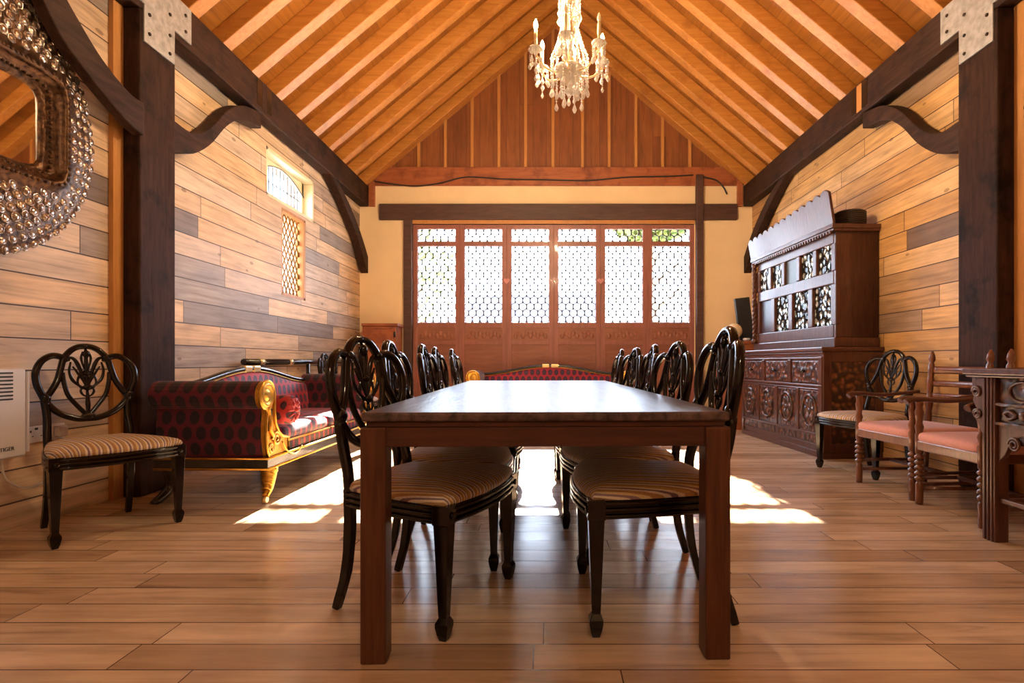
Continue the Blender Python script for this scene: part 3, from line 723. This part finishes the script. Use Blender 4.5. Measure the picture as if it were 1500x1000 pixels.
# ------------------------------------------------------------------ mosaic mirrors
def make_mirror():
    r=empty('mosaic_mirror')     # local: x out of the wall, y along, z up
    q=MB(); n=96
    def rr(w,h,rc,a):
        c,s_=math.cos(a),math.sin(a); e=9
        k=1/((abs(c)/w)**e+(abs(s_)/h)**e)**(1/e); return k*c,k*s_
    rings=[]
    spec=[('c',.76,.0),('c',.765,.025),('c',.75,.045),('c',.72,.058),('c',.66,.07),('m',.5,.08),('r',(.545,.33),.085),('r',(.535,.32),.105),('r',(.515,.30),.11),('r',(.505,.29),.095),('r',(.495,.28),.06),('r',(.475,.265),.062),('r',(.465,.255),.035),('r',(.44,.235),.038),('r',(.425,.22),.016)]
    for kind,p,x in spec:
        ring=[]
        for k in range(n):
            a=2*PI*k/n
            if kind=='c': y,z_=p*math.cos(a),p*math.sin(a)
            elif kind=='r': y,z_=rr(p[0],p[1],0,a)
            else:
                y1,z1=.66*math.cos(a),.66*math.sin(a); y2,z2=rr(.545,.33,0,a); y,z_=(y1+y2)/2,(z1+z2)/2
            ring.append((x,y,z_))
        rings.append(ring)
    vs=[p for g_ in rings for p in g_]; q.add(vs,[(i*n+k,i*n+(k+1)%n,(i+1)*n+(k+1)%n,(i+1)*n+k) for i in range(len(rings)-1) for k in range(n)],True)
    for w_,h_,x in ((.525,.31,.108),(.47,.26,.05)):
        m_=110
        for k in range(m_):
            y,z_=rr(w_,h_,0,2*PI*k/m_); q.sphere((x,y,z_),.011,6,4)
    q.build('frame',M['mosaic'],r)
    q=MB(); q.box(.005,.016,-.44,.44,-.235,.235); q.build('mirror_glass',M['mirror'],r)
    q=MB(); dome=[(.0285,0),(.028,.003),(.019,.004),(.013,.010),(.004,.012)]
    for R_,x in ((.742,.046),(.69,.060),(.638,.070),(.586,.076),(.534,.079),(.482,.081),(.43,.082),(.378,.083)):
        m_=int(2*PI*R_/.056)
        for k in range(m_):
            a=2*PI*(k+random.random()*.12)/m_; y,z_=R_*math.cos(a),R_*math.sin(a)
            yy,zz=rr(.565,.35,0,a)
            if math.hypot(y,z_)<math.hypot(yy,zz)+.01: continue
            tl_=Matrix.Translation((x-.002,y,z_))@Matrix.Rotation(PI/2+random.uniform(-.2,.2),4,'Y')@Matrix.Rotation(random.uniform(-.2,.2),4,'X')
            q.lathe(dome,8,tl_,False)
            q.tube([tl_@Vector((.0235*math.cos(t),.0235*math.sin(t),.004)) for t in [2*PI*j/6 for j in range(6)]],.005,4,closed=True)
    q.build('mirrored_studs',M['stud'],r)
    return r
mr=make_mirror(); mr.location=(XL+.005,2.60,2.19); tag(mr,'round mirror in a glittering mosaic frame on the left wall','mirror')
m2=copy_tree(mr); m2.location=(XR-.005,2.76,2.52); m2.rotation_euler=(0,0,PI); tag(m2,'beaded mirror edge on the right wall just nearer than the oak post','mirror')

# ------------------------------------------------------------------ dresser
r=empty('court_cupboard',(2.815,6.0,0),face((-.999,-.044)))
hw=.92
q=MB(); q.box(-hw,hw,-.285,.285,.03,1.0); q.build('body',M['oak'],r,.006)
q=MB(); q.box(-hw-.02,hw+.03,-.315,.29,1.0,1.04); q.box(-hw-.01,hw+.015,-.30,.288,.975,1.0); q.build('worktop',M['oak'],r,.01)
q=MB(); q.box(-hw-.01,hw+.01,-.30,.285,0,.06); q.build('plinth',M['oak'],r,.008)
q=MB()
for z0,z1,p in ((.925,.945,.014),(.66,.685,.018),(.635,.65,.012),(.20,.225,.016),(.105,.12,.012)): q.box(-hw,hw,-.285-p,-.28,z0,z1)
for x in (-.305,.305): q.box(x-.03,x+.03,-.305,-.28,.685,.925)
for x in (-.46,0,.46): q.box(x-.03,x+.03,-.30,-.28,.22,.64)
for x in (-.89,.89): q.box(x-.03,x+.03,-.302,-.28,.06,.95)
for z0,z1 in ((.06,.14),(.90,.98)): q.box(hw-.005,hw+.014,-.28,.28,z0,z1)
for y in (-.25,.25): q.box(hw-.005,hw+.0145,y-.04,y+.04,.06,.98)
q.build('framing',M['oak'],r,.006)
for k,x in enumerate((-.61,0,.61)):
    q=MB(); q.box(x-.255,x+.255,-.297,-.28,.70,.91); dr=q.build('drawer',M['carved'],r,.006)
    q=MB(); q.lathe([(.012,0),(.010,.014),(.02,.022),(.018,.032),(.006,.038)],12,Matrix.Translation((x,-.297,.81))@Matrix.Rotation(PI/2,4,'X')); q.build('knob',M['black'],dr)
for k,x in enumerate((-.69,-.23,.23,.69)):
    q=MB(); q.box(x-.19,x+.19,-.292,-.28,.235,.625); cp=q.build('carved_panel',M['carved'],r,.004)
    q=MB(); q.tube([(x+.13*math.cos(a),-.294,.43+.15*math.sin(a)) for a in [2*PI*j/24 for j in range(24)]],.016,6,closed=True)
    for j in range(6):
        a=2*PI*j/6; q.sphere((x+.065*math.cos(a),-.292,.43+.075*math.sin(a)),.042,8,5,(1,.35,1.2))
    q.sphere((x,-.294,.43),.03,8,6,(1,.5,1)); q.build('carving',M['carved'],cp)
    q=MB(); q.box(x-.19,x+.19,-.290,-.28,.125,.195); q.build('low_panel',M['carved'],r,.004)
q=MB(); q.box(hw-.004,hw+.006,-.21,.21,.14,.90); q.build('side_panel',M['carved'],r,.004)
# upper stage
q=MB(); q.box(-hw+.03,hw-.03,-.16,.28,1.04,1.13); q.build('upper_plinth',M['oak'],r,.008)
q=MB(); q.box(-hw+.05,hw-.05,.0,.28,1.13,2.13); q.box(hw-.09,hw-.05,-.135,.28,1.13,2.17); q.box(-hw+.10,-hw+.14,-.135,.28,1.13,2.17); q.box(-hw+.03,hw-.05,-.135,.28,2.10,2.17); q.build('upper_case',M['oak'],r,.005)
q=MB(); ys,yf=-.14,-.10
xs5=[-.82+i*.332 for i in range(6)]; xs4=[-.82+i*.415 for i in range(5)]
for z0,z1 in ((1.13,1.25),(1.64,1.76),(2.02,2.12)): q.box(-.82,.84,ys,yf,z0,z1)
for x in xs5: q.box(x-.035,x+.035,ys-.004,yf,1.76,2.02)
for x in xs4: q.box(x-.045,x+.045,ys-.004,yf,1.25,1.64)
q.build('glazing_frame',M['oak'],r,.008)
for i in range(5):
    q=MB(); q.box(xs5[i]+.03,xs5[i+1]-.03,-.115,-.10,1.755,2.025); q.build('pane',M['plainpane'] if i==2 else M['bullseye'],r)
for i in range(4):
    q=MB(); q.box(xs4[i]+.04,xs4[i+1]-.04,-.115,-.10,1.245,1.645); q.build('pane',M['darkpane'] if i==0 else M['bullseye'],r)
q=MB(); q.box(-hw+.0,hw-.03,-.17,.285,2.13,2.155); q.box(-hw-.01,hw-.02,-.185,.285,2.155,2.195)
for k in range(36): q.box(-hw+.02+k*.0495,-hw+.045+k*.0495,-.185,-.165,2.108,2.138)
q.build('cornice',M['oak'],r,.004)
pts=[(-hw-.01,2.195)]; n=13; 
top=[]
for k in range(n):
    x0=-hw-.02+k*(2*hw+.0)/n; w_=(2*hw)/n; base_=2.40+.09*k/(n-1)
    for j in range(6):
        t=j/5; top.append((x0+w_*t,base_+.035*math.sin(PI*t)))
pts=[(-hw-.01,2.195)]+top+[(hw-.02,2.195)]
q=MB(); Mt=Matrix.Translation((0,-.165,2.195))@Matrix.Rotation(math.radians(9),4,'X')@Matrix.Translation((0,0,-2.195)); q.prism(pts,'xz',-.015,.012,Mt); q.build('cresting_board',M['oak'],r,.003)
q=MB(); x0=-hw+.065; pts=[(x0,-.165,1.13),(x0,-.165,2.13)]
q.lathe([(.034,1.13),(.034,1.18),(.02,1.19)],12,Matrix.Translation((x0,-.165,0))); q.lathe([(.02,2.07),(.034,2.08),(.034,2.13)],12,Matrix.Translation((x0,-.165,0)))
for ph in (0,PI): q.tube([(x0+.013*math.cos(a+ph),-.165+.013*math.sin(a+ph),1.19+.88*k/80) for k,a in [(k,k*.62) for k in range(81)]],.017,7)
q.build('twist_column',M['oak'],r)
tag(r,'tall carved dark oak dresser with bullseye glass doors and scalloped top board','dresser')
q=MB(); q.lathe([(.10,0),(.125,.02),(.135,.09),(.135,.13),(.12,.15),(.11,.135),(.10,.03)],24,Matrix.Translation((2.93,5.27,2.197)))
for k in range(7): q.tube([(2.93+.134*math.cos(a),5.27+.134*math.sin(a),2.215+.019*k) for a in [2*PI*j/24 for j in range(24)]],.009,5,closed=True)
tag(q.build('round_basket',M['basket']),'round dark basket on top of the dresser behind its scalloped board','basket')

# side chest beyond the dresser, globe and dark panel
r=empty('side_chest',(2.66,7.55,0))
q=MB(); q.box(-.25,.36,-.3,.3,.04,1.14); q.build('body',M['redboard'],r,.006); q=MB(); q.box(-.27,.38,-.32,.32,1.14,1.18); q.build('top',M['redboard'],r,.006); q=MB(); q.box(-.26,.36,-.31,.3,0,.05); q.build('plinth',M['redboard'],r,.004)
tag(r,'red brown chest in the far right corner beyond the dresser','chest')
r=empty('globe_lamp',(2.555,7.42,1.18)); q=MB(); q.lathe([(.05,0),(.055,.012),(.03,.025),(.03,.045)],16); q.build('foot',M['brass'],r); q=MB(); q.sphere((0,0,.14),.105,20,12); q.build('lamp_shade',M['globe'],r)
tag(r,'cream globe lamp on the corner chest beyond the dresser','lamp')
q=MB(); Mt=Matrix.Translation((2.83,7.62,1.18))@Matrix.Rotation(-.12,4,'Y'); q.box(-.13,.07,-.03,.03,0.016,.62,Mt); q.box(-.11,.05,-.035,-.03,.04,.6,Mt)
tag(q.build('dark_panel',M['dark'],bevel=.005),'tall dark panel leaning on the corner chest behind the globe lamp','panel')
q=MB(); q.lathe([(.03,0),(.05,.02),(.045,.035),(.03,.04)],12,Matrix.Translation((2.68,7.30,1.18))); tag(q.build('small_dish',M['white']),'small white dish on the corner chest near the globe lamp','dish')

# ------------------------------------------------------------------ armchairs
def make_arm():
    r=empty('armchair'); w,d=.262,.235
    for sx in (-1,1):
        q=MB(); prof=[(.021,0),(.023,.02),(.023,.13),(.017,.14)]
        for k in range(5): prof+=[(.014,.145+.034*k),(.026,.155+.034*k),(.029,.162+.034*k),(.026,.169+.034*k),(.014,.178+.034*k)]
        prof+=[(.024,.325),(.025,.44),(.018,.455),(.026,.49),(.018,.515),(.022,.55),(.026,.585),(.018,.61),(.024,.64),(.02,.65)]
        q.lathe(prof,12,Matrix.Translation((sx*w,-d,0))); q.build('leg',M['pale'],r)
        q=MB(); prof=[(.019,0),(.022,.05),(.022,.42),(.024,.5),(.019,.54),(.026,.58),(.026,.61),(.019,.63),(.022,.72),(.027,.76),(.019,.79),(.024,.83),(.022,.88),(.014,.895),(.024,.92),(.02,.95),(.006,.985)]
        q.lathe(prof,12,Matrix.Translation((sx*(w-.02),d+.03,0))@Matrix.Shear('XY',4,(0,0)) @ Matrix.Rotation(math.radians(-4),4,'X')); q.build('back_post',M['pale'],r)
        q=MB(); pts=bez([(sx*(w-.02),d-.01,.68),(sx*(w+.005),d-.12,.665),(sx*(w+.012),-.06,.652),(sx*(w+.006),-d+.02,.665),(sx*w,-d-.055,.662),(sx*w,-d-.085,.645)],5); n_=len(pts)
        q.tube(pts,[.017+.008*(i/(n_-1))**2 for i in range(n_)],8,flat=.8,up=(0,0,1)); q.build('armrest',M['oak'],r)
        q=MB(); q.tube([(sx*w,-d,.17),(sx*(w-.02),d+.02,.17)],.012,8); q.build('stretcher',M['oak'],r)
        q=MB(); q.tube([(sx*w,-d,.10),(sx*(w-.02),d+.02,.10)],.012,8); q.build('stretcher',M['pale'],r)
    q=MB(); q.tube([(-w,0,.17),(w,0,.17)],.013,8); q.build('stretcher',M['oak'],r)
    q=MB(); q.prism([(-w-.005,-d-.02),(w+.005,-d-.02),(w-.015,d+.04),(-w+.015,d+.04)],'xy',.345,.405); q.build('seat_rail',M['pale'],r,.006)
    q=MB(); q.superbox((0,.01,.425),(w+.01,d+.035,.042),.22,32,10); q.build('seat',M['pink'],r)
    for z_,hgt in ((.84,.055),(.74,.045),(.65,.04)):
        q=MB(); yy=d+.03+z_*math.tan(math.radians(4))
        pts=[(x,yy+.02*(1-(x/(w-.02))**2),z_) for x in [-(w-.02)+2*(w-.02)*k/10 for k in range(11)]]
        q.tube(pts,hgt/2,8,flat=.35,up=(0,1,0)); q.build('ladder_slat',M['pale'],r)
    return r
ac=make_arm(); u=(-.997,-.08); ac.location=(2.367+.235*.997,3.825+.02,0); ac.rotation_euler=(0,0,face(u)); ac.scale=(1.02,1,1)
tag(ac,'turned wood ladder back armchair with pink seat next to the pale seated chair','armchair','pink ladder back armchairs')
a2=copy_tree(ac); a2.location=(2.365+.235,3.21,0); a2.rotation_euler=(0,0,face((-1,0))); a2.scale=(.96,1,1)
tag(a2,'turned wood ladder back armchair with pink seat next to the carved console table','armchair','pink ladder back armchairs')

# ------------------------------------------------------------------ carved console, right edge
r=empty('console_table'); xf=2.235
q=MB(); q.box(2.195,2.74,1.25,2.885,.835,.868); q.box(2.205,2.73,1.26,2.875,.822,.835); q.build('top',M['oak'],r,.008)
for y in (2.76,1.36):
    for x in (xf+.035,2.69):
        q=MB(); q.box(x-.035,x+.035,y-.04,y+.04,0,.822)
        if x<2.5:
            for dy_ in (-.022,0,.022): q.box(x-.041,x-.034,y+dy_-.006,y+dy_+.006,0,.822)
        q.build('leg',M['oak'],r,.006)
q=MB(); q.box(xf+.02,xf+.035,1.40,2.72,.50,.822)
for z_ in (.69,.595): q.box(xf,xf+.02,1.40,2.72,z_-.008,z_+.008)
q.box(2.25,2.69,2.79,2.80,.60,.82); q.build('apron',M['carved'],r,.004)
q=MB()
for y in (2.58,2.2,1.8):
    q.tube([(xf+.018,y+.075*math.cos(a),.755+.048*math.sin(a)) for a in [2*PI*j/20 for j in range(20)]],.008,6,closed=True)
    for s_ in (-1,1):
        q.tube(bez([(xf+.018,y+s_*.11,.642),(xf+.012,y+s_*.07,.66),(xf+.016,y+s_*.03,.64)],4),.008,6); q.tube(bez([(xf+.018,y+s_*.11,.642),(xf+.012,y+s_*.07,.622),(xf+.016,y+s_*.03,.64)],4),.008,6)
    q.sphere((xf+.016,y,.642),.022,10,6,(.5,1,1))
q.build('carving',M['oak'],r)
q=MB(); q.prism([(2.80,.82),(2.88,.82),(2.88,.77),(2.86,.74),(2.875,.70),(2.85,.66),(2.86,.61),(2.83,.56),(2.80,.52)],'yz',xf+.01,xf+.04)
for cy,cz,rr_ in ((2.845,.745,.03),(2.84,.63,.026)): q.tube([(xf+.006,cy+rr_*(1-a/16)*math.cos(a),cz+rr_*(1-a/16)*math.sin(a)) for a in [k*.5 for k in range(24)]],.007,6)
q.build('bracket',M['oak'],r,.003)
q=MB(); q.prism([(1.40,.60),(2.72,.60),(2.72,.40),(2.68,.44),(2.64,.52),(2.58,.545),(2.52,.53),(2.49,.50),(2.46,.545),(1.66,.545),(1.5,.5),(1.40,.40)],'yz',xf+.015,xf+.04)
q.tube([(xf+.01,2.62+.035*(1-a/16)*math.cos(a),.50+.035*(1-a/16)*math.sin(a)) for a in [k*.5 for k in range(24)]],.007,6); q.build('spandrel',M['oak'],r,.003)
q=MB(); q.box(2.26,2.70,2.74,2.78,.18,.21); q.box(2.66,2.70,1.36,2.76,.20,.23); q.box(xf+.02,xf+.05,1.36,2.76,.20,.225); q.build('stretcher',M['oak'],r,.004)
tag(r,'carved dark console table with fretwork frieze in front of the armchairs','table')

# ------------------------------------------------------------------ chandelier
CX,CY=.18,4.2
ch=empty('chandelier',(CX,CY,0))
q=MB(); q.tube([(0,0,3.05),(0,0,ZR+.02)],.009,8); q.lathe([(.02,3.06),(.05,3.1),(.03,3.14),(.055,3.2),(.035,3.25),(.03,3.35),(.06,3.42),(.03,3.5),(.025,3.7),(.06,3.78),(.03,3.85),(.02,4.0)],14); q.build('stem',M['brass'],ch)
def beads(q,p0,p1,rad,step):
    p0,p1=Vector(p0),Vector(p1); n_=max(1,int((p1-p0).length/step))
    for k in range(n_+1): q.sphere(p0.lerp(p1,k/max(1,n_)),rad*(1.15 if k%3==0 else .85),6,4)
def drop(q,p,l=.06,w_=.016): q.lathe([(.002,0),(w_*.6,-l*.3),(w_,-l*.62),(w_*.55,-l*.9),(.001,-l)],6,Matrix.Translation(p),False)
RA=.275
for k,deg in enumerate((18,80,140,200,262,320)):
    a=math.radians(deg); c,s_=math.cos(a),math.sin(a); lit=k in (0,1,2,3)
    zc=3.27
    q=MB(); q.tube(bez([(c*.03,s_*.03,3.18),(c*.10,s_*.10,3.11),(c*.2,s_*.2,3.13),(c*RA,s_*RA,zc-.06)],5),.008,7); am=q.build('arm',M['brass'],ch)
    q=MB(); q.lathe([(.012,-.06),(.02,-.045),(.048,-.02),(.052,-.012),(.03,-.008),(.015,0)],12,Matrix.Translation((c*RA,s_*RA,zc))); q.build('drip_pan',M['crystal'],am)
    q=MB(); q.lathe([(.013,0),(.013,.125),(.010,.13)],10,Matrix.Translation((c*RA,s_*RA,zc))); q.build('candle_tube',M['candle'],am)
    q=MB(); q.lathe([(.006,.13),(.014,.145),(.016,.162),(.011,.182),(.003,.20),(.0005,.207)],10,Matrix.Translation((c*RA,s_*RA,zc))); q.build('bulb',M['bulb'] if lit else M['bulboff'],am)
    q=MB()
    for j in range(8):
        b_=2*PI*j/8; x,y=c*RA+.046*math.cos(b_),s_*RA+.046*math.sin(b_)
        q.sphere((x,y,zc-.022),.012,6,4); l_=.035 if j%2 else .075
        beads(q,(x*.99,y*.99,zc-.035),(x*.99,y*.99,zc-.035-l_),.006,.013); drop(q,(x*.99,y*.99,zc-.045-l_),.055)
    beads(q,(c*RA,s_*RA,zc-.07),(c*RA,s_*RA,zc-.20),.008,.016); drop(q,(c*RA,s_*RA,zc-.21),.05,.012)
    q.build('crystal_drops',M['crystal'],am)
n_=16
for k in range(n_):
    a=2*PI*k/n_; c,s_=math.cos(a),math.sin(a)
    q=MB(); top_=Vector((c*.05,s_*.05,3.78)); mid=Vector((c*.135,s_*.135,3.24))
    pts=[top_.lerp(mid,t/6)+Vector((-c*.03,-s_*.03,-.03))*math.sin(PI*t/6) for t in range(7)]
    for i in range(6): beads(q,pts[i],pts[i+1],.0085,.019)
    q.build('crystal_strand',M['crystal'],ch)
    q=MB(); p=(c*.14,s_*.14,3.23); l_=(.10,.05,.16,.07)[k%4]; beads(q,p,(p[0],p[1],p[2]-.12-l_),.0095,.02); drop(q,(p[0],p[1],p[2]-.13-l_),.07,.017); q.build('crystal_pendant',M['crystal'],ch)
for k in range(10):
    a=2*PI*(k+.5)/10; c,s_=math.cos(a),math.sin(a); l_=(.12,.2,.08,.16,.10)[k%5]
    q=MB(); beads(q,(c*.07,s_*.07,3.14),(c*.07,s_*.07,3.12-l_),.009,.019); drop(q,(c*.07,s_*.07,3.11-l_),.075,.018); q.build('crystal_pendant',M['crystal'],ch)
for k in range(12):
    a=2*PI*(k+.5)/12; c,s_=math.cos(a),math.sin(a); q=MB()
    p0=Vector((c*.08,s_*.08,3.76)); l_=(.14,.24,.18)[k%3]; beads(q,p0,p0+Vector((0,0,-l_)),.009,.02); drop(q,p0+Vector((0,0,-l_-.01)),.075,.018); q.build('crystal_pendant',M['crystal'],ch)
q=MB(); q.sphere((0,0,2.98),.035,14,8); q.lathe([(.004,3.0),(.05,3.05),(.11,3.13),(.12,3.15),(.11,3.16)],16); q.build('crystal_bowl',M['crystal'],ch)
tag(ch,'brass and crystal chandelier with candle bulbs hanging from the ridge','chandelier')
c2_=copy_tree(ch); c2_.location=(CX,-.7,0); dim=emit('lit bulb dimmed',(1,.76,.48),1100)  # unseen chandelier copy, added as fill light for the near end
for am_ in c2_.children:
    for bb in am_.children:
        if bb.name.startswith('bulb'): bb.data=bb.data.copy(); bb.data.materials[0]=dim if bb.data.materials[0]==M['bulb'] else bb.data.materials[0]
tag(c2_,'second crystal chandelier added unseen behind the viewer as fill light','chandelier')

# ------------------------------------------------------------------ outside
b=MB(); b.box(-60,60,-60,80,-.3,-.13); struct(b.build('ground',M['ground']),'paved ground outside the room','ground')
r=empty('outbuilding'); q=MB(); q.box(-3.4,2.4,22,28,-.13,2.35); q.build('wall',M['render'],r)
q=MB(); q.prism([(21.7,2.2),(24,3.85),(26.3,3.85),(28.3,2.2)],'yz',-3.3,2.4); q.build('roof',M['roof_tile'],r)
tag(r,'low outbuilding with grey slate roof seen through the glazed doors','building')
def tree(loc,h,rad,n,label,size,trunk=True):
    r=empty('garden_tree',loc); q=MB(); q.tube(bez([(0,0,-.15),(.1,0,h*.3),(0,.1,h*.6),(.1,0,h)],4),[.13-.006*i for i in range(13)],8)
    rng=random.Random(n)
    for k in range(7):
        a=rng.uniform(0,2*PI); z_=h*rng.uniform(.4,.8); q.tube([(0,0,z_),(rad*.6*math.cos(a),rad*.6*math.sin(a),z_+rad*.5)],[.05,.015],6)
    q.build('trunk',M['bark'],r)
    q=MB()
    for k in range(n):
        while True:
            v=Vector((rng.uniform(-1,1),rng.uniform(-1,1),rng.uniform(-1,1)))
            if v.length<1: break
        c=Vector((0,0,h))+v*rad; e=Vector((rng.gauss(0,1),rng.gauss(0,1),rng.gauss(0,1))).normalized(); f=e.orthogonal().normalized(); g_=e.cross(f); s_=size*rng.uniform(.6,1.3)
        q.add([c-f*s_,c-g_*s_*.5,c+f*s_,c+g_*s_*.5],[(0,1,2,3)])
    q.build('crown',M['hedge'],r); tag(r,label,'tree')
tree((-3.9,15,0),3.4,1.5,700,'sparse tree outside the leftmost glazed door leaf',.10)
tree((2.70,14,0),5.3,1.36,7500,'dense tree outside the rightmost glazed door leaf',.14)

# ------------------------------------------------------------------ light
wd=bpy.data.worlds.new('sky'); S.world=wd; wd.use_nodes=True; nt=wd.node_tree; nt.nodes.clear()
ow=nt.nodes.new('ShaderNodeOutputWorld'); bg=nt.nodes.new('ShaderNodeBackground'); bg.inputs[0].default_value=(.74,.85,1.0,1); bg.inputs[1].default_value=10.0
nt.links.new(bg.outputs[0],ow.inputs[0])
sd=bpy.data.lights.new('sun','SUN'); so=bpy.data.objects.new('sun',sd); COL.objects.link(so)
sd.energy=85; sd.angle=math.radians(.6); sd.color=(1,.86,.66)
dirv=Vector((.015,-1,-.545)); so.rotation_euler=dirv.to_track_quat('-Z','Y').to_euler(); so.location=(0,30,18)
def portal(loc,rot,sx,sy):
    l=bpy.data.lights.new('portal','AREA'); l.shape='RECTANGLE'; l.size=sx; l.size_y=sy; l.cycles.is_portal=True
    o=bpy.data.objects.new('portal',l); COL.objects.link(o); o.location=loc; o.rotation_euler=rot
portal(((DX0+DX1)/2,YB+.12,2.2),(-PI/2,0,0),DX1-DX0,1.6)
portal((XL-.3,6.1,2.35),(0,-PI/2,0),1.5,1.2)
S.view_settings.view_transform='Standard'; S.view_settings.look='None'; S.view_settings.gamma=1.0; S.view_settings.use_curve_mapping=False
S.view_settings.exposure=1.0
S.cycles.use_denoising=True
S.cycles.max_bounces=10; S.cycles.diffuse_bounces=6; S.cycles.transparent_max_bounces=12; S.cycles.sample_clamp_indirect=8.0
